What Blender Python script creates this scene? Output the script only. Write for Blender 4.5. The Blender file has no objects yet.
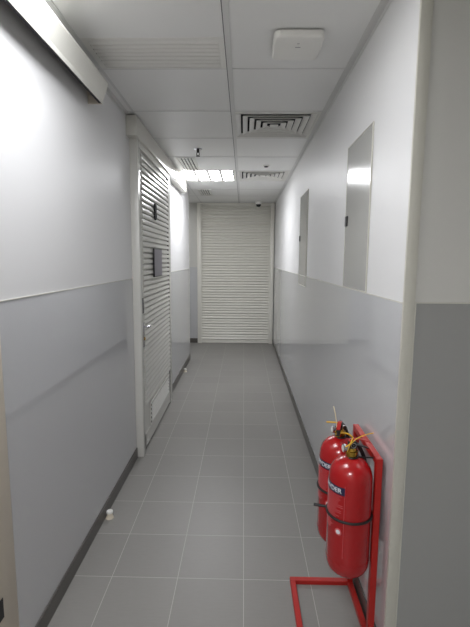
import bpy, bmesh, math, random
from mathutils import Vector, Matrix
random.seed(3)
S = bpy.context.scene
COL = S.collection
PI = math.pi

# ------------------------------------------------------------------ key sizes (metres)
XL, XR = -0.77, 0.514          # corridor side walls
CZ = 2.366                     # ceiling height
YE = 7.14                      # end wall
YC = 1.345                     # corner on the right where the corridor starts
YLC = 5.93                     # left wall ends, recess opens
DZ = 1.302                     # top of the grey dado
TB = -0.086                    # long ceiling bar
ROW = 0.594                    # ceiling tile row
R0 = 2.187                     # one ceiling row line

# ------------------------------------------------------------------ mesh helpers
def nb(): return bmesh.new()

def box(bm, x0, x1, y0, y1, z0, z1, bev=0.0, seg=2):
    r = bmesh.ops.create_cube(bm, size=1.0)
    vs = r['verts']
    for v in vs:
        v.co = Vector((x0 + (v.co.x + .5) * (x1 - x0), y0 + (v.co.y + .5) * (y1 - y0), z0 + (v.co.z + .5) * (z1 - z0)))
    if bev > 0:
        es = list({e for v in vs for e in v.link_edges})
        bmesh.ops.bevel(bm, geom=es, offset=bev, segments=seg, profile=.5, affect='EDGES')
    return bm

def lathe(bm, prof, cx=0, cy=0, n=40, caps=True, axis='z', cz=0):
    rings = []
    for r, z in prof:
        ring = []
        for i in range(n):
            a = 2 * PI * i / n
            if axis == 'z': p = (cx + r * math.cos(a), cy + r * math.sin(a), cz + z)
            elif axis == 'x': p = (cx + z, cy + r * math.cos(a), cz + r * math.sin(a))
            else: p = (cx + r * math.cos(a), cy + z, cz + r * math.sin(a))
            ring.append(bm.verts.new(p))
        rings.append(ring)
    fs = []
    for a, b in zip(rings, rings[1:]):
        for i in range(n):
            fs.append(bm.faces.new((a[i], a[(i + 1) % n], b[(i + 1) % n], b[i])))
    if caps:
        fs.append(bm.faces.new(rings[0][::-1])); fs.append(bm.faces.new(rings[-1]))
    bmesh.ops.recalc_face_normals(bm, faces=fs)
    return bm

def tube(bm, pts, r, n=10, closed=False):
    pts = [Vector(p) for p in pts]
    m = len(pts); rings = []
    up = None
    for i, p in enumerate(pts):
        if closed: t = pts[(i + 1) % m] - pts[i - 1]
        else: t = pts[min(i + 1, m - 1)] - pts[max(i - 1, 0)]
        t.normalize()
        if up is None:
            up = t.orthogonal().normalized()
        up = (up - t * up.dot(t)).normalized()
        s = t.cross(up)
        rr = r[i] if isinstance(r, (list, tuple)) else r
        rings.append([bm.verts.new(p + rr * (math.cos(2 * PI * k / n) * up + math.sin(2 * PI * k / n) * s)) for k in range(n)])
    fs = []
    pairs = list(zip(rings, rings[1:])) + ([(rings[-1], rings[0])] if closed else [])
    for a, b in pairs:
        for i in range(n):
            fs.append(bm.faces.new((a[i], a[(i + 1) % n], b[(i + 1) % n], b[i])))
    if not closed:
        fs.append(bm.faces.new(rings[0][::-1])); fs.append(bm.faces.new(rings[-1]))
    bmesh.ops.recalc_face_normals(bm, faces=fs)
    return bm

def smooth(pts, k=6):
    P = [Vector(p) for p in pts]; out = []
    for i in range(len(P) - 1):
        a, b, c, d = P[max(i - 1, 0)], P[i], P[i + 1], P[min(i + 2, len(P) - 1)]
        for j in range(k):
            t = j / k
            out.append(.5 * ((2 * b) + (c - a) * t + (2 * a - 5 * b + 4 * c - d) * t * t + (3 * b - a - 3 * c + d) * t ** 3))
    out.append(P[-1]); return out

def prism(bm, poly, a0, a1, axis='y'):
    """poly: list of 2D points; extruded along axis from a0 to a1"""
    def p3(p, a):
        if axis == 'y': return (p[0], a, p[1])
        if axis == 'x': return (a, p[0], p[1])
        return (p[0], p[1], a)
    A = [bm.verts.new(p3(p, a0)) for p in poly]; B = [bm.verts.new(p3(p, a1)) for p in poly]
    n = len(poly); fs = [bm.faces.new(A), bm.faces.new(B[::-1])]
    for i in range(n):
        fs.append(bm.faces.new((A[i], B[i], B[(i + 1) % n], A[(i + 1) % n])))
    bmesh.ops.recalc_face_normals(bm, faces=fs)
    return bm

def obj(name, bm, m, parent=None, sm=None):
    me = bpy.data.meshes.new(name)
    bm.normal_update(); bm.to_mesh(me); bm.free()
    if sm:
        me.shade_smooth()
        me.set_sharp_from_angle(angle=math.radians(sm))
    o = bpy.data.objects.new(name, me); COL.objects.link(o)
    me.materials.append(m)
    if parent: o.parent = parent
    return o

def tag(o, label, cat, group=None):
    o['label'] = label; o['category'] = cat
    if group: o['group'] = group
    return o

def thing(name, label, cat, loc=(0, 0, 0), group=None):
    o = bpy.data.objects.new(name, None); COL.objects.link(o)
    o.empty_display_size = .1; o.location = loc
    return tag(o, label, cat, group)

def struct(name, bm, m, parent=None, sm=None):
    o = obj(name, bm, m, parent, sm)
    if not parent: o['kind'] = 'structure'
    return o

def copy_tree(src, loc, label):
    r = src.copy(); COL.objects.link(r); r.location = loc; r['label'] = label
    for ch in list(src.children):
        c = ch.copy(); COL.objects.link(c); c.parent = r
        for g in list(ch.children):
            d = g.copy(); COL.objects.link(d); d.parent = c
    return r

# ------------------------------------------------------------------ materials
def lin(c):
    return tuple(((v / 255) / 12.92 if v / 255 <= .04045 else ((v / 255 + .055) / 1.055) ** 2.4) for v in c)

def mat(name, rgb, rough=.4, metal=0.0, noise=0.03, nscale=6.0, bump=0.0, bscale=60, spec=.5, coat=0.0, coat_r=.05, stretch=None, ior=None):
    m = bpy.data.materials.new(name); m.use_nodes = True
    nt = m.node_tree; b = nt.nodes['Principled BSDF']
    c = lin(rgb)
    tc = nt.nodes.new('ShaderNodeTexCoord')
    vec = tc.outputs['Object']
    if stretch:
        mp = nt.nodes.new('ShaderNodeMapping'); mp.inputs['Scale'].default_value = stretch
        nt.links.new(vec, mp.inputs['Vector']); vec = mp.outputs['Vector']
    nz = nt.nodes.new('ShaderNodeTexNoise'); nz.inputs['Scale'].default_value = nscale; nz.inputs['Detail'].default_value = 4
    nt.links.new(vec, nz.inputs['Vector'])
    rp = nt.nodes.new('ShaderNodeMapRange')
    rp.inputs['To Min'].default_value = 1 - noise; rp.inputs['To Max'].default_value = 1 + noise
    nt.links.new(nz.outputs['Fac'], rp.inputs['Value'])
    mx = nt.nodes.new('ShaderNodeVectorMath'); mx.operation = 'SCALE'
    mx.inputs[0].default_value = c
    nt.links.new(rp.outputs['Result'], mx.inputs['Scale'])
    nt.links.new(mx.outputs['Vector'], b.inputs['Base Color'])
    b.inputs['Roughness'].default_value = rough; b.inputs['Metallic'].default_value = metal
    b.inputs['Specular IOR Level'].default_value = spec
    b.inputs['Coat Weight'].default_value = coat; b.inputs['Coat Roughness'].default_value = coat_r
    if bump:
        n2 = nt.nodes.new('ShaderNodeTexNoise'); n2.inputs['Scale'].default_value = bscale
        nt.links.new(vec, n2.inputs['Vector'])
        bp = nt.nodes.new('ShaderNodeBump'); bp.inputs['Strength'].default_value = bump; bp.inputs['Distance'].default_value = .002
        nt.links.new(n2.outputs['Fac'], bp.inputs['Height']); nt.links.new(bp.outputs['Normal'], b.inputs['Normal'])
    if ior: b.inputs['IOR'].default_value = ior
    return m

def emit(name, rgb, st):
    m = bpy.data.materials.new(name); m.use_nodes = True
    b = m.node_tree.nodes['Principled BSDF']
    b.inputs['Base Color'].default_value = (*lin((235, 235, 235)), 1)
    b.inputs['Emission Color'].default_value = (*lin(rgb), 1); b.inputs['Emission Strength'].default_value = st
    return m

def floor_mat():
    m = bpy.data.materials.new('porcelain_floor'); m.use_nodes = True
    nt = m.node_tree; N = nt.nodes; L = nt.links; b = N['Principled BSDF']
    tc = N.new('ShaderNodeTexCoord'); sp = N.new('ShaderNodeSeparateXYZ'); L.new(tc.outputs['Object'], sp.inputs[0])
    def mth(op, a, b_=None):
        n = N.new('ShaderNodeMath'); n.operation = op
        for i, v in enumerate((a, b_)):
            if v is None: continue
            if isinstance(v, (int, float)): n.inputs[i].default_value = v
            else: L.new(v, n.inputs[i])
        return n.outputs[0]
    def axis(s, off):
        u = mth('DIVIDE', mth('SUBTRACT', s, off), .3)
        f = mth('FRACT', mth('ADD', u, 100))
        d = mth('MINIMUM', f, mth('SUBTRACT', 1, f))
        return mth('FLOOR', mth('ADD', u, 100)), mth('LESS_THAN', mth('MULTIPLY', d, .3), .0013)
    ix, gx = axis(sp.outputs[0], -.588); iy, gy = axis(sp.outputs[1], 2.9305)
    g = mth('MAXIMUM', gx, gy)
    cmb = N.new('ShaderNodeCombineXYZ'); L.new(ix, cmb.inputs[0]); L.new(iy, cmb.inputs[1])
    wn = N.new('ShaderNodeTexWhiteNoise'); L.new(cmb.outputs[0], wn.inputs['Vector'])
    mp = N.new('ShaderNodeMapping'); mp.inputs['Scale'].default_value = (9, 60, 1); L.new(tc.outputs['Object'], mp.inputs['Vector'])
    nz = N.new('ShaderNodeTexNoise'); nz.inputs['Scale'].default_value = 2.2; nz.inputs['Detail'].default_value = 6; L.new(mp.outputs[0], nz.inputs['Vector'])
    nb_ = N.new('ShaderNodeTexNoise'); nb_.inputs['Scale'].default_value = 1.6; L.new(tc.outputs['Object'], nb_.inputs['Vector'])
    k = mth('ADD', mth('ADD', .86, mth('MULTIPLY', wn.outputs['Value'], .06)), mth('ADD', mth('MULTIPLY', nz.outputs['Fac'], .12), mth('MULTIPLY', nb_.outputs['Fac'], .12)))
    vs = N.new('ShaderNodeVectorMath'); vs.operation = 'SCALE'; vs.inputs[0].default_value = lin(FLOOR_RGB); L.new(k, vs.inputs['Scale'])
    mx = N.new('ShaderNodeMix'); mx.data_type = 'RGBA'; L.new(g, mx.inputs['Factor']); L.new(vs.outputs[0], mx.inputs['A'])
    mx.inputs['B'].default_value = (*lin((180, 178, 172)), 1)
    L.new(mx.outputs['Result'], b.inputs['Base Color'])
    r = mth('ADD', .42, mth('MULTIPLY', g, .3)); L.new(r, b.inputs['Roughness'])
    bp = N.new('ShaderNodeBump'); bp.inputs['Strength'].default_value = .25; bp.inputs['Distance'].default_value = .001
    L.new(mth('SUBTRACT', mth('MULTIPLY', nz.outputs['Fac'], .3), g), bp.inputs['Height']); L.new(bp.outputs[0], b.inputs['Normal'])
    return m

FLOOR_RGB = (135, 133, 129)
M = dict(
    floor=floor_mat(),
    wall=mat('white_laminate_wall', (226, 226, 226), .45, noise=.012, nscale=2, spec=.5),
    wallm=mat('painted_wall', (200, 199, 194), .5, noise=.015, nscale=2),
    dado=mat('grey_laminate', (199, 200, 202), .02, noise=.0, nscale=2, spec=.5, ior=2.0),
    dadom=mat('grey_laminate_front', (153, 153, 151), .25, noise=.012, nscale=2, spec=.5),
    skirt=mat('dark_grey_skirting', (88, 85, 81), .35, noise=.05),
    trim=mat('pale_trim', (196, 194, 184), .35, noise=.02),
    beige=mat('beige_jamb', (214, 205, 190), .45, noise=.02),
    ceil=mat('ceiling_panel', (234, 234, 232), .42, noise=.01, nscale=3),
    bar=mat('ceiling_bar', (214, 214, 212), .4, noise=.02),
    dark=mat('duct_dark', (46, 45, 50), .8),
    grille=mat('grille_paint', (228, 227, 222), .4),
    door=mat('door_paint', (216, 215, 209), .22, noise=.015, nscale=3),
    shutter=mat('shutter_paint', (232, 230, 221), .3, noise=.015, nscale=3),
    header=mat('header_paint', (212, 210, 202), .2, noise=.015),
    alu=mat('hood_aluminium', (214, 213, 205), .3, noise=.03, nscale=20),
    red=mat('red_gloss_enamel', (166, 12, 18), .22, noise=.03, coat=.4),
    redf=mat('red_frame_paint', (172, 30, 24), .4, noise=.07, nscale=14, bump=.1),
    brass=mat('brass', (196, 160, 70), .25, metal=1),
    steel=mat('polished_steel', (200, 200, 205), .2, metal=1),
    black=mat('black_plastic', (24, 23, 24), .4),
    rubber=mat('black_rubber', (28, 26, 26), .6),
    yellow=mat('yellow_plastic', (226, 178, 50), .4),
    paleyel=mat('pale_seal_strap', (240, 226, 190), .45),
    navy=mat('navy_print', (30, 32, 66), .3),
    white=mat('white_plastic', (232, 231, 226), .35, noise=.01),
    print_w=mat('white_print', (228, 232, 236), .4),
    pink=mat('pale_red_print', (206, 96, 100), .4),
    greyp=mat('grey_sign_sheet', (128, 124, 132), .45, noise=.06, nscale=30),
    panel=mat('grey_access_panel', (178, 178, 174), .14, noise=.01),
    gap=mat('groove_shade_grey', (110, 110, 110), .6),
    lamp=emit('lamp_diffuser', (250, 251, 255), 16.0),
    lamp2=emit('near_lamp_diffuser', (250, 251, 255), 9.8),
    recess_fill=emit('recess_lamp_diffuser', (250, 251, 255), 5.0),  # unseen light added in the side recess to lift the end wall
    matte=mat('matte_black', (20, 20, 21), .8, spec=.1),
    lobby_fill=emit('lobby_lamp_diffuser', (250, 251, 255), 30.0),  # unseen light added behind the camera to brighten the corner wall
    cream=mat('cream_rubber', (216, 206, 186), .5),
)

# ------------------------------------------------------------------ room shell
X0, X1, Y0 = -2.3, 2.4, -2.4
struct('floor', box(nb(), X0, X1, Y0, YE + .3, -.1, 0), M['floor'])
struct('wall_left', box(nb(), XL - .14, XL, 1.285, YLC, 0, CZ), M['wall'])
wl = bpy.data.objects['wall_left']
struct('wall_right', box(nb(), XR, XR + .025, YC + .006, YE, 0, CZ), M['wall'])
wr = bpy.data.objects['wall_right']
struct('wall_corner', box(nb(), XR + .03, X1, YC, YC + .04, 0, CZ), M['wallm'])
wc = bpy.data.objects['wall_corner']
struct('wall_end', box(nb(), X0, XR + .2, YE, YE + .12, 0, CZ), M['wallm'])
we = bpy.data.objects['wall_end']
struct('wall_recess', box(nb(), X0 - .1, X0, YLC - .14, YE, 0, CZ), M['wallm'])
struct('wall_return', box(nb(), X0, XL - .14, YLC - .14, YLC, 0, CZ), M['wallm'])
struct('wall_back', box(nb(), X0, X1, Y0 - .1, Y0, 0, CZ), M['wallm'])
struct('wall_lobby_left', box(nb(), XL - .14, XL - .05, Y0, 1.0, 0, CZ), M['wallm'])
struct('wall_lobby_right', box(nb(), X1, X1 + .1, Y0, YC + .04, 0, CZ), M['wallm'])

# grey dado panels: thin laminate sheets on the walls with a pale cap strip
def dado(parent, b, m): return obj('wainscot', b, m, parent)
dado(wl, box(box(nb(), XL, XL + .0035, 1.285, 2.88, 0, DZ), XL, XL + .0035, 4.15, YLC, 0, DZ), M['dado'])
obj('cap_strip', box(box(nb(), XL, XL + .0055, 1.285, 2.88, DZ, DZ + .0028), XL, XL + .0055, 4.15, YLC, DZ, DZ + .0028), M['trim'], wl)
dado(wr, box(nb(), XR - .0035, XR, YC + .006, YE, 0, DZ), M['dado'])
obj('cap_strip', box(nb(), XR - .0045, XR, YC + .006, YE, DZ, DZ + .003), M['trim'], wr)
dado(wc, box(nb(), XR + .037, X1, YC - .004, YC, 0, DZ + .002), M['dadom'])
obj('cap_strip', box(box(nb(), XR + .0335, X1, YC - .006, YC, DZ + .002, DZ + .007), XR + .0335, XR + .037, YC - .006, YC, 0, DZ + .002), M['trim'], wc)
dado(we, box(nb(), X0, -.786, YE - .004, YE, 0, DZ), M['dado'])

# baseboards
struct('baseboard_left', box(box(nb(), XL + .0035, XL + .010, 1.285, 2.878, 0, .078, .001, 1), XL + .0035, XL + .010, 4.15, YLC, 0, .078, .001, 1), M['skirt'])
struct('baseboard_right', box(nb(), XR - .0095, XR - .0035, YC + .04, YE - .05, 0, .075, .001, 1), M['skirt'])
struct('baseboard_end', box(nb(), X0, -.786, YE - .012, YE - .004, 0, .078), M['skirt'])

# corner profile of the right wall and jamb of the opening on the left
b = nb()
box(b, XR - .0035, XR + .0335, YC - .005, YC + .006, 0, CZ, .002, 2)
struct('trim_1', b, M['trim'], sm=40)
b = nb()
box(b, XL - .1, XL + .006, 1.14, 1.285, 0, CZ, .004, 2)
t2 = struct('trim_2', b, M['beige'], sm=40)
b = nb(); box(b, XL + .006, XL + .008, 1.165, 1.2, .29, .36, .0008, 1)
obj('strike_plate', b, M['black'], t2)['label'] = 'small dark strike plate low on the jamb'
struct('trim_3', box(nb(), XL - .1, XL - .02, 1.0, 1.14, 0, CZ), M['beige'])
# left wall end corner trim
struct('trim_4', box(nb(), XL - .13, XL + .004, YLC - .004, YLC + .003, 0, CZ), M['trim'])

# ------------------------------------------------------------------ ceiling: panels on a grid, with openings where grilles sit
cols = [(-2.3, -1.9), (-1.9, -1.31), (-1.31, -.712), (-.712, TB), (TB, .49), (.49, 1.09), (1.09, 1.69), (1.69, 2.4)]
rows = [Y0]
k = math.ceil((Y0 - R0) / ROW)
while R0 + k * ROW < YE - .05:
    rows.append(R0 + k * ROW); k += 1
rows.append(YE)
def row_of(y): return next(i for i in range(len(rows) - 1) if rows[i] <= y < rows[i + 1])
LIGHTS = [(3, row_of(4.85)), (3, row_of(1.2)), (3, row_of(-1.0)), (1, row_of(6.6))]
DIFF = [(4, row_of(3.1)), (4, row_of(4.85))]
SLOT = [(3, row_of(1.9))]
HOLES = {(3, row_of(4.2)): (-.632, -.462, 4.0, 4.535), (3, row_of(6.0)): (-.632, -.462, 5.775, 6.32)}
cb = nb()
for i, (a, c) in enumerate(cols):
    for j in range(len(rows) - 1):
        if (i, j) in LIGHTS or (i, j) in DIFF: continue
        y0, y1 = rows[j], rows[j + 1]
        if (i, j) in SLOT:
            box(cb, a + .001, c - .001, y0 + .001, y1 - .29, CZ, CZ + .012); continue
        g = .001
        if (i, j) in HOLES:
            hx0, hx1, hy0, hy1 = HOLES[(i, j)]
            box(cb, a + g, hx0, y0 + g, y1 - g, CZ, CZ + .012); box(cb, hx1, c - g, y0 + g, y1 - g, CZ, CZ + .012)
            box(cb, hx0, hx1, y0 + g, hy0, CZ, CZ + .012); box(cb, hx0, hx1, hy1, y1 - g, CZ, CZ + .012)
            continue
        box(cb, a + g, c - g, y0 + g, y1 - g, CZ, CZ + .012)
ceiling = struct('ceiling', cb, M['ceil'])
# slab over the plenum
obj('slab', box(nb(), X0 - .1, X1 + .1, Y0 - .1, YE + .3, CZ + .14, CZ + .2), M['dark'], ceiling)
# grid bars: flat strips a couple of millimetres proud of the panels
gb = nb()
for y in rows[1:-1]:
    box(gb, X0, X1, y - .005, y + .005, CZ - .0022, CZ + .002)
for a, c in cols[1:]:
    if abs(a - TB) < .01:
        box(gb, a - .003, a + .021, Y0, YE, CZ - .003, CZ + .002)
    else:
        box(gb, a - .007, a + .007, Y0, YE, CZ - .0024, CZ + .002)
struct('trim_5', gb, M['bar'])
gl = nb()
box(gl, TB - .007, TB - .003, 1.0, YE, CZ - .0026, CZ + .001)  # grey strip stands in for the shade in the bar's groove
obj('shadow_gap', gl, M['gap'], bpy.data.objects['trim_5'])
# wall angles along both sides
b = nb(); box(b, XL, XL + .022, 1.285, YLC, CZ - .003, CZ); box(b, XL, XL + .002, 1.285, 2.80, CZ - .02, CZ)
struct('trim_6', b, M['bar'])
b = nb(); box(b, XR - .022, XR, YC + .04, YE, CZ - .003, CZ); box(b, XR - .002, XR, YC + .04, YE, CZ - .02, CZ)
struct('trim_7', b, M['bar'])

# ------------------------------------------------------------------ recessed ceiling lights, two of them added out of view
def cell_rect(c): i, j = c; return cols[i][0], cols[i][1], rows[j], rows[j + 1]
LL = ['square recessed ceiling light with four bright cells near the far shutter',
      'recessed ceiling light above the start of the corridor',
      'added unseen ceiling light in the lobby behind the camera, for brightness',
      'added unseen ceiling light in the side recess, brightening the end wall']
proto = None
for n, c in enumerate(LIGHTS):
    x0, x1, y0, y1 = cell_rect(c)
    w, d = .56, .555
    loc = ((x0 + x1) / 2, (y0 + y1) / 2, CZ)
    if proto is None:
        t = thing('ceiling_light', LL[0], 'ceiling light', loc, 'recessed ceiling lights')
        b = nb()
        hw, hd = (x1 - x0) / 2 - .004, (y1 - y0) / 2 - .004
        for (a0, a1, c0, c1) in ((-hw, -w / 2, -hd, hd), (w / 2, hw, -hd, hd), (-w / 2, w / 2, -hd, -d / 2), (-w / 2, w / 2, d / 2, hd)):
            box(b, a0, a1, c0, c1, -.001, .06)
        box(b, -hw, hw, -hd, hd, .06, .066)
        obj('housing', b, M['grille'], t)
        b = nb()
        for q in (-1, 0, 1):
            box(b, q * w / 4 - .015, q * w / 4 + .015, -d / 2, d / 2, -.003, .05)
        obj('divider', b, M['grille'], t)
        for q in range(4):
            cx = -w / 2 + (q + .5) * w / 4
            b = nb(); box(b, cx - w / 8 + .0155, cx + w / 8 - .0155, -d / 2 + .002, d / 2 - .002, .006, .014)
            o = obj('diffuser', b, M['lamp'], t)
            o.data.materials.append(M['grille'])
            for fc in o.data.polygons: fc.material_index = 0 if fc.normal.z < -.5 else 1
        proto = t
    else:
        o = copy_tree(proto, loc, LL[n])
        if n < 4:
            for ch in o.children:
                if ch.name.startswith('diffuser'):
                    ch.data = ch.data.copy(); ch.data.materials[0] = M[('lamp2', 'lobby_fill', 'recess_fill')[n - 1]]

# ------------------------------------------------------------------ four-way air diffusers
DL = ['square louvred air diffuser in the ceiling nearest the white access point',
      'square louvred air diffuser beside the bright ceiling light']
dp = None
for n, c in enumerate(DIFF):
    x0, x1, y0, y1 = cell_rect(c)
    loc = ((x0 + x1) / 2, (y0 + y1) / 2, CZ)
    if dp is None:
        t = thing('air_diffuser', DL[0], 'air vent', loc, 'square ceiling air diffusers')
        hx, hy = (x1 - x0) / 2 - .002, (y1 - y0) / 2 - .002
        ix, iy = .264, .258
        b = nb()
        for (a0, a1, c0, c1) in ((-hx, -ix, -hy, hy), (ix, hx, -hy, hy), (-ix, ix, -hy, -iy), (-ix, ix, iy, hy)):
            box(b, a0, a1, c0, c1, -.002, .008)
        obj('frame', b, M['grille'], t)
        def ring(bm, lo, hi, zlo, zhi, th=.0025):
            # sloped square blade: lower edge is the wider one
            A = [(-1, -1), (1, -1), (1, 1), (-1, 1)]
            def sq(s, dz, z):
                return [bm.verts.new((sx * (ix - s + dz), sy * (iy - s + dz), z)) for sx, sy in A]
            l0 = sq(lo, 0, zlo); h0 = sq(hi, 0, zhi); l1 = sq(lo, -th, zlo); h1 = sq(hi, -th, zhi)
            fs = []
            for p, q in ((l0, h0), (h0, h1), (h1, l1), (l1, l0)):
                for i in range(4):
                    fs.append(bm.faces.new((p[i], p[(i + 1) % 4], q[(i + 1) % 4], q[i])))
            bmesh.ops.recalc_face_normals(bm, faces=fs)
        for q in range(5):
            s = .0005 + q * .046
            b = nb(); ring(b, s, s + .031, -.001, .015); ring(b, s, s + .0005, -.005, -.001)
            obj('blade', b, M['grille'], t)
        b = nb(); box(b, -.028, .028, -.022, .022, .0, .004); obj('core', b, M['grille'], t)
        b = nb(); box(b, -ix - .02, ix + .02, -iy - .02, iy + .02, .11, .12)
        for (a0, a1, c0, c1) in ((-ix - .02, -ix, -iy - .02, iy + .02), (ix, ix + .02, -iy - .02, iy + .02), (-ix, ix, -iy - .02, -iy), (-ix, ix, iy, iy + .02)):
            box(b, a0, a1, c0, c1, .008, .11)
        obj('duct', b, M['dark'], t)
        b = nb()
        for sx in (-1, 1):
            for sy in (-1, 1):
                tube(b, [(sx * .028, sy * .022, .004), (sx * .05, sy * .045, .019), (sx * (ix + .01), sy * (iy + .01), .020)], .002, 6)
        obj('brace', b, M['dark'], t)
        dp = t
    else:
        copy_tree(dp, loc, DL[n])

# ------------------------------------------------------------------ long slot grille near the camera
x0, x1, y0, y1 = cell_rect(SLOT[0])
t = thing('slot_grille', 'wide pale linear slot grille in the ceiling beside the wall hood', 'air vent', ((x0 + x1) / 2, y1 - .145, CZ))
hw = (x1 - x0) / 2 - .002
b = nb()
for (a0, a1, c0, c1) in ((-hw, -hw + .03, -.145, .143), (hw - .03, hw, -.145, .143), (-hw + .03, hw - .03, -.145, -.122), (-hw + .03, hw - .03, .128, .143)):
    box(b, a0, a1, c0, c1, -.002, .012)
obj('frame', b, M['grille'], t)
for q in range(7):
    yc = -.122 + (q + .5) * .25 / 7
    b = nb(); prism(b, [(yc - .009, .006), (yc - .009, .002), (yc + .004, -.003), (yc + .010, -.003), (yc + .010, .001), (yc + .004, .001)], -hw + .028, hw - .028, 'x')
    obj('slat', b, M['grille'], t)
b = nb(); box(b, -hw, hw, -.145, .143, .0095, .015); obj('backing', b, M['grille'], t)

# ------------------------------------------------------------------ two small return grilles on the left
GL = ['small striped ceiling grille in front of the bright light', 'small striped ceiling grille beyond the bright light, nearest the far shutter']
gp = None
for n, (c, (hx0, hx1, hy0, hy1)) in enumerate(HOLES.items()):
    loc = ((hx0 + hx1) / 2, (hy0 + hy1) / 2, CZ)
    if gp is None:
        t = thing('return_grille', GL[0], 'air vent', loc, 'small striped ceiling grilles')
        hx, hy = (hx1 - hx0) / 2, .272
        b = nb()
        for (a0, a1, c0, c1) in ((-hx - .006, -hx + .008, -hy, hy), (hx - .008, hx + .006, -hy, hy), (-hx + .008, hx - .008, -hy, -hy + .012), (-hx + .008, hx - .008, hy - .012, hy)):
            box(b, a0, a1, c0, c1, -.004, .010)
        obj('frame', b, M['grille'], t)
        for q in range(5):
            xc = -hx + .008 + (q + .5) * (2 * hx - .016) / 5
            b = nb(); box(b, xc - .0085, xc + .0085, -hy + .012, hy - .012, -.002, .012)
            obj('slat', b, M['grille'], t)
        b = nb(); box(b, -hx, hx, -hy, hy, .05, .056); obj('backing', b, M['dark'], t)
        gp = t
    else:
        copy_tree(gp, loc, GL[n])

# ------------------------------------------------------------------ access point, sprinkler, detector, camera
t = thing('wireless_access_point', 'square white rounded access point on the ceiling', 'access point', (.219, 1.93, CZ))
b = nb(); box(b, -.103, .103, -.104, .104, -.034, -.006, .0)
vert = [e for e in b.edges if abs(e.verts[0].co.z - e.verts[1].co.z) > .01]
bmesh.ops.bevel(b, geom=vert, offset=.028, segments=6, profile=.5, affect='EDGES')
low = [e for e in b.edges if all(v.co.z < -.033 for v in e.verts)]
bmesh.ops.bevel(b, geom=low, offset=.01, segments=4, profile=.5, affect='EDGES')
obj('shell', b, M['white'], t, sm=40)
b = nb(); box(b, -.085, .085, -.09, .09, -.006, 0); obj('mount', b, M['dark'], t)
b = nb(); box(b, -.01, .012, -.022, -.018, -.0348, -.0338); obj('logo', b, M['greyp'], t)
b = nb(); box(b, -.005, .005, -.052, -.049, -.0348, -.0338); obj('indicator_light', b, M['greyp'], t)

t = thing('sprinkler', 'small dark pendant sprinkler head hanging below the left ceiling panels', 'sprinkler', (-.398, 3.70, CZ))
b = nb(); lathe(b, [(.012, -.006), (.03, -.004), (.036, .0)], n=20); obj('rosette', b, M['steel'], t, sm=40)
b = nb(); lathe(b, [(.007, -.03), (.011, -.026), (.012, -.006)], n=14)
for s in (-1, 1): tube(b, [(s * .009, 0, -.026), (s * .014, 0, -.042), (s * .004, 0, -.056)], .003, 6)
obj('body', b, M['black'], t)
b = nb(); lathe(b, [(.017, -.060), (.017, -.056), (.005, -.054)], n=14); obj('deflector', b, M['black'], t)

t = thing('smoke_detector', 'tiny round detector on the ceiling before the second air diffuser', 'detector', (.213, 4.32, CZ))
b = nb(); lathe(b, [(.026, -.010), (.033, -.006), (.034, 0)], n=24); obj('base', b, M['white'], t, sm=40)
b = nb(); lathe(b, [(.014, -.018), (.02, -.016), (.021, -.0095)], n=18); obj('sensor', b, M['dark'], t, sm=40)

t = thing('security_camera', 'small white dome camera with black eye above the far shutter', 'camera', (.228, 6.93, CZ))
b = nb(); lathe(b, [(.044, -.048), (.050, -.040), (.050, 0)], n=24); obj('mount', b, M['white'], t, sm=40)
b = nb(); lathe(b, [(.004, -.088), (.022, -.084), (.036, -.070), (.041, -.048)], n=24); obj('dome', b, M['black'], t, sm=60)

# ------------------------------------------------------------------ hood on the left wall (track cover, open underneath)
t = thing('track_hood', 'long aluminium track hood high on the left wall', 'hood', (XL, 1.0, 2.19))
# profile in X (from the wall) and Z (from the hood's lower edge)
prof = [(0, .112), (.099, .100), (.100, .088), (.0735, .018), (.072, 0), (.069, 0), (.0705, .019), (.097, .089), (.096, .096), (0, .108)]
b = nb(); prism(b, prof, .0, 1.158); obj('cover', b, M['alu'], t)
b = nb(); prism(b, [(0, .0005), (.069, .0005), (.0705, .019), (.097, .089), (.096, .096), (0, .107)], 1.150, 1.158); obj('end_cap', b, M['beige'], t)
b = nb(); box(b, .006, .03, 0, 1.14, .06, .1); box(b, .030, .05, 0, 1.12, .085, .1); obj('track', b, M['dark'], t)
b = nb(); box(b, .055, .0665, 0, 1.145, .0015, .006); obj('brush_strip', b, M['dark'], t)

# ------------------------------------------------------------------ left louvred door in a projecting frame
d = bpy.data.objects.new('door_1', None); COL.objects.link(d); d.location = (XL, 2.892, 0); d['kind'] = 'structure'
# x from wall face, y along the wall, z up
FX = .053; LX = .047
b = nb()
box(b, -.02, FX, 0, .055, 0, 2.234, .003, 2); 
box(b, -.02, FX, 1.165, 1.24, 0, 2.234, .003, 2)
box(b, -.02, FX, .055, 1.165, 2.19, 2.234)
obj('frame', b, M['door'], d, sm=40)
b = nb(); box(b, -.005, .070, -.07, 2.335, 2.232, 2.358, .003, 2); obj('header', b, M['header'], d, sm=40)
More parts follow.
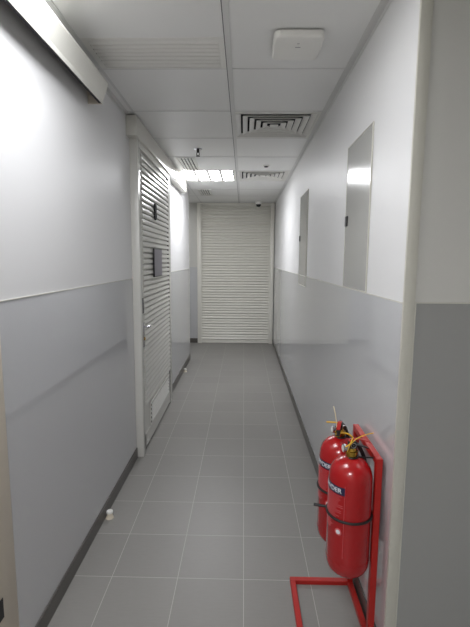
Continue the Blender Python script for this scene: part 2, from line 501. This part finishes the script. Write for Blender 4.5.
# leaf: border rails plus clapboard louvres
b = nb()
ya, yb, za, zb = .058, 1.155, .022, 2.186
box(b, .0, LX - .013, ya, yb, za, zb)
box(b, LX - .014, LX - .003, ya, ya + .06, za, zb)
box(b, LX - .014, LX - .003, ya, yb, za, .125)
leaf = obj('leaf', b, M['door'], d)
b = nb()
p = .0405
z = .345
while z + p < zb + .001:
    poly = [(LX - .012, z + p), (LX - .012, z + .006), (LX + .002, z + .006), (LX + .0055, z + .009), (LX + .0068, z + .014), (LX + .0062, z + .021), (LX + .003, z + .031), (LX - .003, z + p - .001)]
    prism(b, poly, ya + .062, yb - .004); z += p
obj('louvre', b, M['door'], leaf)
b = nb(); box(b, LX - .0135, LX - .0062, ya + .06, .28, .125, .345); box(b, LX - .0135, LX - .0062, 1.085, yb - .006, .125, .345); box(b, LX - .0135, LX - .0062, .28, 1.085, .125, .145); box(b, LX - .0135, LX - .0062, .28, 1.085, .305, .345); obj('bottom_panel', b, M['door'], leaf)
# vent near the floor
v = obj('vent_grille', (lambda b: (box(b, LX - .006, LX + .006, .275, 1.09, .13, .15, .002, 1), box(b, LX - .006, LX + .006, .275, 1.09, .30, .32, .002, 1), box(b, LX - .006, LX + .006, .275, .30, .15, .30, .002, 1), box(b, LX - .006, LX + .006, 1.065, 1.09, .15, .30, .002, 1), b)[-1])(nb()), M['door'], leaf)
b = nb()
for q in range(5):
    z = .155 + q * .030
    prism(b, [(LX - .010, z + .019), (LX - .010, z + .014), (LX + .003, z), (LX + .005, z + .001), (LX + .005, z + .006)], .30, 1.065)
obj('vent_slat', b, M['grille'], v)
b = nb(); box(b, LX - .0118, LX - .0105, .30, 1.065, .15, .30); obj('vent_mesh', b, M['dark'], v)
b = nb()
for q in range(5):
    z = .155 + q * .034
    box(b, LX + .004, LX + .0075, .268, .275, z, z + .016)
    box(b, LX + .004, LX + .0075, 1.09, 1.096, z, z + .016)
obj('vent_clip', b, M['dark'], v)
# pull plate, lever lock, black figure sign, grey notice
b = nb(); box(b, .0, LX - .016, .056, 1.164, .0015, .021); obj('bottom_gap_shade', b, M['dark'], leaf)  # dark strip stands in for the shaded gap under the leaf
b = nb(); box(b, LX - .018, LX - .002, yb - .003, 1.1645, .022, zb); obj('edge_gap_shade', b, M['dark'], leaf)  # added dark strip, shades the gap between leaf and far jamb
b = nb(); box(b, LX - .003, LX + .006, ya + .006, ya + .032, 1.05, 1.16, .002, 2); obj('pull_plate', b, M['dark'], leaf)['label'] = 'dark narrow pull plate on the door edge'
b = nb(); box(b, LX - .003, LX + .004, ya + .025, ya + .065, .80, .98, .002, 2)
lk = obj('lock_plate', b, M['steel'], leaf); lk['label'] = 'steel lock plate'
b = nb(); tube(b, smooth([(LX + .003, ya + .045, .95), (LX + .03, ya + .045, .95), (LX + .04, ya + .06, .95), (LX + .04, ya + .11, .948)]), .007, 8)
obj('lever', b, M['steel'], lk, sm=40)
b = nb(); tube(b, [(LX + .003, ya + .045, .86), (LX + .009, ya + .045, .86)], .012, 14); obj('cylinder', b, M['brass'], lk)
# black upright figure (head, shoulders, base) cut from a sheet
b = nb()
SY, SZ = .53, 1.815
pts = []
for q in range(13):
    a = PI * q / 12; pts.append((SY + .045 * math.cos(a), SZ + .032 + .033 * math.sin(a)))
pts += [(SY - .045, SZ + .012), (SY - .030, SZ - .004)]
for q in range(13):
    a = PI + PI * q / 12; pts.append((SY + .050 * math.cos(a), SZ - .028 + .040 * math.sin(a)))
pts += [(SY + .030, SZ - .004), (SY + .045, SZ + .012)]
prism(b, pts, LX + .006, LX + .013, 'x')
obj('figure_sign', b, M['matte'], leaf)['label'] = 'small black figure sign on the louvred door'
b = nb(); box(b, LX + .006, LX + .018, .425, .735, 1.295, 1.522, .002, 2)
ns = obj('notice_holder', b, M['black'], leaf); ns['label'] = 'dark backing of the notice'
b = nb(); box(b, LX + .0175, LX + .0195, .432, .728, 1.302, 1.515); obj('notice_sheet', b, M['greyp'], ns)['label'] = 'grey notice sheet'

# ------------------------------------------------------------------ far shutter
d = bpy.data.objects.new('door_2', None); COL.objects.link(d); d.location = (-.1405, YE, 0); d['kind'] = 'structure'
hw = .6435
b = nb()
box(b, -hw, -hw + .066, -.05, 0, 0, CZ - .004, .003, 2); box(b, hw - .066, hw, -.05, 0, 0, CZ - .004, .003, 2)
box(b, -hw + .066, hw - .066, -.045, 0, 2.33, CZ - .004)
obj('frame', b, M['shutter'], d, sm=40)
b = nb(); p = .0905; z = .06; x_a, x_b = -hw + .06, hw - .06
box(b, x_a, x_b, -.0105, 0, 0.004, 2.345)
while z + p < 2.345:
    poly = [(-.010, z + .015), (-.036, z + .015), (-.040, z + .018), (-.036, z + .025), (-.022, z + .045), (-.010, z + .0475), (-.010, z + .058), (-.032, z + .058), (-.035, z + .061), (-.031, z + .068), (-.018, z + p - .003), (-.010, z + p)]
    prism(b, poly, x_a, x_b, 'x'); z += p
obj('curtain', b, M['shutter'], d)
b = nb(); box(b, x_a, x_b, -.03, -.008, .004, .058, .004, 2); obj('bottom_bar', b, M['shutter'], d)

# ------------------------------------------------------------------ access panels in the right wall
def access(name, y0, y1, z0, z1, label):
    t = thing(name, label, 'access panel', (XR, (y0 + y1) / 2, z0), 'grey access panels on the right wall')
    h = (y1 - y0) / 2; H = z1 - z0
    b = nb()
    for (a, c, e, f) in ((-h, -h + .005, 0, H), (h - .005, h, 0, H), (-h + .005, h - .005, 0, .005), (-h + .005, h - .005, H - .005, H)):
        box(b, -.006, 0, a, c, e, f, .0015, 1)
    obj('frame', b, M['trim'], t)
    b = nb(); box(b, -.004, 0, -h + .006, h - .006, .006, H - .006); pn = obj('panel', b, M['panel'], t)
    b = nb(); box(b, -.012, -.0035, h - .05, h - .018, (1.63 - z0) - .025, (1.63 - z0) + .025, .003, 2); obj('latch', b, M['black'], pn)
    return t
access('access_panel', 1.758, 2.165, 1.304, 1.988, 'tall grey access panel on the right wall, nearer the fire extinguishers')
access('access_panel.001', 3.455, 3.915, 1.215, 2.003, 'tall grey access panel on the right wall, nearer the far shutter')

# ------------------------------------------------------------------ door stops on the floor
def stop(name, x, y, label):
    t = thing(name, label, 'door stop', (x, y, 0), 'floor door stops')
    b = nb(); lathe(b, [(.022, 0), (.0215, .004), (.018, .008), (.0155, .024), (.015, .030)], n=24); obj('body', b, M['cream'], t, sm=40)
    b = nb(); lathe(b, [(.015, .030), (.0175, .031), (.0175, .040), (.015, .043)], n=24); obj('cap', b, M['white'], t, sm=40)
stop('door_stop', -.737, 2.165, 'small white floor door stop at the left skirting, nearer the camera')
stop('door_stop.001', -.739, 5.23, 'small white floor door stop beyond the louvred door')

# ------------------------------------------------------------------ extinguisher stand
SX, SYn, SYf, BX = .486, 1.42, 1.718, .232
t = thing('extinguisher_stand', 'red square-tube floor stand holding two extinguishers by the right wall', 'stand', (SX, (SYn + SYf) / 2, 0))
h = (SYf - SYn) / 2; q = .0116
for s in (-1, 1):
    b = nb(); box(b, -q, q, s * h - q, s * h + q, 0.0, 0.7440, .0015, 1); obj('post', b, M['redf'], t)
    b = nb(); box(b, BX - SX - q, -q, s * h - q, s * h + q, 0, .021, .0015, 1); obj('base_bar', b, M['redf'], t)
b = nb(); box(b, -q, q, -h + q, h - q, .7205, 0.7440, .0015, 1); obj('top_bar', b, M['redf'], t)
b = nb(); box(b, -q, q, -h + q, h - q, 0, .021, .0015, 1); obj('base_bar', b, M['redf'], t)
b = nb(); box(b, BX - SX - q, BX - SX + q, -h + q, h - q, 0, .021, .0015, 1); obj('base_bar', b, M['redf'], t)
EXT = [(.395, 1.443), (.392, 1.615)]
HZ = .7385
for ex, ey in EXT:
    lx, ly = ex - SX, ey - (SYn + SYf) / 2
    b = nb()
    tube(b, [(-.005, ly, HZ - .006), (lx + .03, ly, HZ - .004), (lx + .021, ly, HZ)], .0028, 8)
    tube(b, [(lx + .02205 * math.cos(a), ly + .02205 * math.sin(a), HZ) for a in [math.radians(x) for x in range(-130, 131, 20)]], .0028, 8)
    obj('hook', b, M['black'], t, sm=40)

# ------------------------------------------------------------------ fire extinguishers
RB = .078
def arc_strip(bm, a0, a1, z0, z1, r, th=.0006, n=24):
    o0 = []; o1 = []; i0 = []; i1 = []
    for k in range(n + 1):
        a = a0 + (a1 - a0) * k / n; c, s = math.cos(a), math.sin(a)
        o0.append(bm.verts.new(((r + th) * c, (r + th) * s, z0))); o1.append(bm.verts.new(((r + th) * c, (r + th) * s, z1)))
        i0.append(bm.verts.new((r * c, r * s, z0))); i1.append(bm.verts.new((r * c, r * s, z1)))
    fs = []
    for k in range(n):
        for p, q_ in ((o0, o1), (o1, i1), (i1, i0), (i0, o0)):
            fs.append(bm.faces.new((p[k], p[k + 1], q_[k + 1], q_[k])))
    fs.append(bm.faces.new((o0[0], o1[0], i1[0], i0[0]))); fs.append(bm.faces.new((o0[-1], i0[-1], i1[-1], o1[-1])))
    bmesh.ops.recalc_face_normals(bm, faces=fs)

def bent_text(s, size, a0, a1, zc, r):
    cu = bpy.data.curves.new('lettering', 'FONT'); cu.body = s; cu.size = 1; cu.offset = .018; cu.extrude = .0
    o = bpy.data.objects.new('lettering', cu); COL.objects.link(o)
    dg = bpy.context.evaluated_depsgraph_get(); dg.update()
    me = bpy.data.meshes.new_from_object(o.evaluated_get(dg))
    bpy.data.objects.remove(o); bpy.data.curves.remove(cu)
    bm = nb(); bm.from_mesh(me); bpy.data.meshes.remove(me)
    bmesh.ops.subdivide_edges(bm, edges=bm.edges[:], cuts=1)
    xs = [v.co.x for v in bm.verts]; ys = [v.co.y for v in bm.verts]
    xa, xb, ya_, yb_ = min(xs), max(xs), min(ys), max(ys)
    for v in bm.verts:
        a = a0 + (v.co.x - xa) / (xb - xa) * (a1 - a0)
        z = zc + ((v.co.y - ya_) / (yb_ - ya_) - .5) * size
        v.co = Vector((r * math.cos(a), r * math.sin(a), z))
    bm.normal_update()
    for f in bm.faces:
        c = f.calc_center_median()
        if f.normal.x * c.x + f.normal.y * c.y < 0: f.normal_flip()
    ext = bmesh.ops.solidify(bm, geom=bm.faces[:], thickness=.0005)
    return bm

def extinguisher(name, loc, label, lever_dir, nozzle, ties):
    z0 = .300
    t = thing(name, label, 'fire extinguisher', (loc[0], loc[1], z0), 'red fire extinguishers on the stand')
    cam = math.atan2(-loc[1], -loc[0])          # bearing of the corridor end
    prof = [(.002, .012), (.042, .010), (.054, .001), (.062, .003), (.070, .012), (.0755, .026), (RB, .042), (RB, .352), (.0765, .371), (.073, .389), (.066, .405), (.054, .419), (.040, .429), (.028, .434), (.021, .436), (.019, .4385)]
    VZ = -.0185
    b = nb(); lathe(b, prof, n=56); body = obj('body', b, M['red'], t, sm=50)
    b = nb(); lathe(b, [(RB + .0006, .055), (RB + .0012, .0565), (RB + .0006, .058)], n=56, caps=False); obj('weld_seam', b, M['red'], body)
    b = nb(); lathe(b, [(.0188, .455), (.0188, .466), (.022, .468), (.022, .478), (.016, .480), (.014, .49)], n=24); obj('collar', b, M['brass'], t, sm=35)
    # valve and levers are built along +X, then turned
    rot = Matrix.Rotation(lever_dir, 3, 'Z')
    def turned(name_, b, m, parent, sm=None):
        bmesh.ops.rotate(b, cent=(0, 0, 0), matrix=rot, verts=b.verts[:])
        return obj(name_, b, m, parent, sm)
    b = nb(); box(b, -.013, .016, -.011, .011, .488, .512, .003, 2); lathe(b, [(.008, .51), (.008, .516), (.004, .521)], n=14)
    vl = turned('valve', b, M['black'], t, 40)
    b = nb()
    lp = smooth([(-.012, 0, .500), (.02, 0, .4985), (.045, 0, .493), (.062, 0, .485)])
    prism(b, [(p.x, p.z) for p in lp] + [(p.x, p.z - .0035) for p in lp[::-1]], -.007, .007)
    turned('carry_handle', b, M['black'], t)
    b = nb()
    lp = smooth([(-.012, 0, .513), (.01, 0, .519), (.03, 0, .518), (.052, 0, .511), (.064, 0, .507)])
    prism(b, [(p.x, p.z + .003) for p in lp] + [(p.x, p.z) for p in lp[::-1]], -.007, .007)
    turned('squeeze_lever', b, M['redf'] , t)
    b = nb(); tube(b, [(.0, -.016, .503), (.0, .018, .503)], .002, 8)
    tube(b, [(.009 * math.cos(a) , -.016 + .0, .503 + .009 * math.sin(a)) for a in [2 * PI * k / 16 for k in range(16)]], .0014, 6, closed=True)
    turned('safety_pin', b, M['steel'], t, 40)
    # gauge on the side towards the corridor
    ga = cam - math.radians(70)
    b = nb(); lathe(b, [(.006, -.010), (.006, .0), (.0135, .0), (.0145, .003), (.0145, .012), (.0125, .013)], n=24, axis='x')
    bmesh.ops.translate(b, vec=(.020, 0, .487), verts=b.verts[:]); bmesh.ops.rotate(b, cent=(0, 0, 0), matrix=Matrix.Rotation(ga, 3, 'Z'), verts=b.verts[:])
    gz = obj('gauge', b, M['steel'], t, sm=40); gz['label'] = 'polished steel gauge'
    b = nb(); lathe(b, [(.0115, .0125), (.0115, .0138)], n=20, axis='x')
    bmesh.ops.translate(b, vec=(.020, 0, .487), verts=b.verts[:]); bmesh.ops.rotate(b, cent=(0, 0, 0), matrix=Matrix.Rotation(ga, 3, 'Z'), verts=b.verts[:])
    obj('dial', b, M['white'], gz)
    # yellow tamper seal ties
    for pts, m, r in ties:
        b = nb(); tube(b, smooth(pts), r, 8); obj('seal_tie', b, m, t, sm=60)
    for ch in t.children:
        if ch.name.split('.')[0] in ('collar', 'valve', 'carry_handle', 'squeeze_lever', 'safety_pin', 'gauge', 'seal_tie'): ch.location.z = VZ
    # label: banner, lettering, lines of print, round mark
    aR = cam - math.radians(12); aL = cam - math.radians(108)
    b = nb(); arc_strip(b, aL, aR, .322, .351, RB); bn = obj('banner', b, M['navy'], body); bn['label'] = 'dark blue banner with white letters'
    obj('lettering', bent_text('POWDER', .0175, cam - math.radians(98), cam - math.radians(20), .3365, RB + .0008), M['print_w'], bn)
    b = nb()
    for k in range(13):
        z = .316 - k * .0068
        arc_strip(b, aL + .05, aR - random.uniform(.05, .45), z - .0009, z + .0009, RB, .0004, 16)
    for k in range(5):
        z = .215 - k * .0075
        arc_strip(b, aL + .05, aR - .55 - random.uniform(0, .2), z - .001, z + .001, RB, .0004, 12)
    obj('print_lines', b, M['pink'], body)
    b = nb(); arc_strip(b, aR - .008, aR + .006, .085, .359, RB, .0004, 2); obj('label_edge', b, M['pink'], body)
    am = cam - math.radians(26)
    b = nb(); lathe(b, [(.013, 0), (.013, .0012)], n=20, axis='x', cy=0)
    bmesh.ops.translate(b, vec=(RB - .0004, 0, .182), verts=b.verts[:]); bmesh.ops.rotate(b, cent=(0, 0, 0), matrix=Matrix.Rotation(am, 3, 'Z'), verts=b.verts[:])
    rm = obj('round_mark', b, M['pink'], body)
    b = nb(); lathe(b, [(.008, .001), (.008, .0018)], n=20, axis='x')
    bmesh.ops.translate(b, vec=(RB - .0004, 0, .182), verts=b.verts[:]); bmesh.ops.rotate(b, cent=(0, 0, 0), matrix=Matrix.Rotation(am, 3, 'Z'), verts=b.verts[:])
    obj('mark_centre', b, M['print_w'], rm)
    # rubber strap
    b = nb(); tube(b, [((RB + .002) * math.cos(2 * PI * k / 48), (RB + .002) * math.sin(2 * PI * k / 48), .226) for k in range(48)], .0048, 8, closed=True)
    st = obj('strap', b, M['rubber'], t, sm=60)
    # hose down the wall-side back, held by the strap
    ha = cam + PI * (.86 if nozzle else .80)
    c, s = math.cos(ha), math.sin(ha); R2 = RB + .0085
    b = nb(); tube(b, smooth([(.012 * c, .012 * s, .482), (.036 * c, .036 * s, .470), (.062 * c, .062 * s, .436), (.080 * c, .080 * s, .400), (R2 * c, R2 * s, .345), (R2 * c, R2 * s, .21), (R2 * c, R2 * s, .12)]), .0075, 10)
    hs = obj('hose', b, M['rubber'], t, sm=60)
    if nozzle:
        b = nb(); tube(b, [(-.04, -.069, .174), (-.07, -.060, .174), (-.095, -.053, .174), (-.104, -.050, .174)], [.005, .005, .006, .006], 12)
        obj('nozzle', b, M['black'], t, sm=40)
    else:
        b = nb(); tube(b, [(R2 * c, R2 * s, .125), (R2 * c, R2 * s, .05)], [.008, .011], 12); obj('nozzle', b, M['black'], hs, sm=40)
    return t

near_ties = [([(-.018, -.012, .478), (-.012, -.018, .505), (.01, -.016, .528), (.045, -.008, .541), (.075, 0, .545)], M['yellow'], .0018),
             ([(-.022, .004, .475), (-.026, -.012, .495), (-.012, -.02, .512), (-.002, -.012, .53)], M['yellow'], .0022)]
far_ties = [([(.0, -.014, .515), (-.02, -.014, .519), (-.058, -.012, .520)], M['yellow'], .003),
            ([(-.018, -.014, .500), (-.020, -.016, .525), (-.026, -.016, .56), (-.032, -.012, .585)], M['paleyel'], .0018),
            ([(-.02, -.018, .472), (.0, -.024, .480), (.03, -.022, .474), (.055, -.026, .452)], M['yellow'], .0035)]
extinguisher('fire_extinguisher', EXT[0], 'red powder fire extinguisher nearest the camera, hanging on the stand', 0.15, False, near_ties)
extinguisher('fire_extinguisher.001', EXT[1], 'red fire extinguisher hanging behind the nearer one on the stand', -PI / 2 - .35, True, far_ties)

# ------------------------------------------------------------------ camera
f, pitch, yaw, roll, H = 418.94, 0.12884, 0.02009, 0.006625, 1.4402
def mm(r): return Matrix(r)
cy, sy = math.cos(yaw), math.sin(yaw); cp, sp = math.cos(pitch), math.sin(pitch); cr, sr = math.cos(roll), math.sin(roll)
Rm = mm([[cr, -sr, 0], [sr, cr, 0], [0, 0, 1]]) @ mm([[1, 0, 0], [0, cp, -sp], [0, sp, cp]]) @ mm([[1, 0, 0], [0, 0, -1], [0, 1, 0]]) @ mm([[cy, sy, 0], [-sy, cy, 0], [0, 0, 1]])
R = Matrix((Rm[0], -Rm[1], -Rm[2])).transposed()
cd = bpy.data.cameras.new('camera'); co = bpy.data.objects.new('camera', cd); COL.objects.link(co)
co.matrix_world = Matrix.Translation((0, 0, H)) @ R.to_4x4()
cd.sensor_fit = 'HORIZONTAL'; cd.sensor_width = 36; cd.lens = 36 * f / 470; cd.clip_start = .02
S.camera = co

w = bpy.data.worlds.new('world'); S.world = w; w.use_nodes = True
w.node_tree.nodes['Background'].inputs['Color'].default_value = (.5, .52, .55, 1)
w.node_tree.nodes['Background'].inputs['Strength'].default_value = .05
S.cycles.caustics_reflective = False; S.cycles.caustics_refractive = False
S.view_settings.view_transform = 'Standard'; S.view_settings.look = 'None'
S.view_settings.exposure = 1.12; S.view_settings.gamma = 1
S.view_settings.use_curve_mapping = False
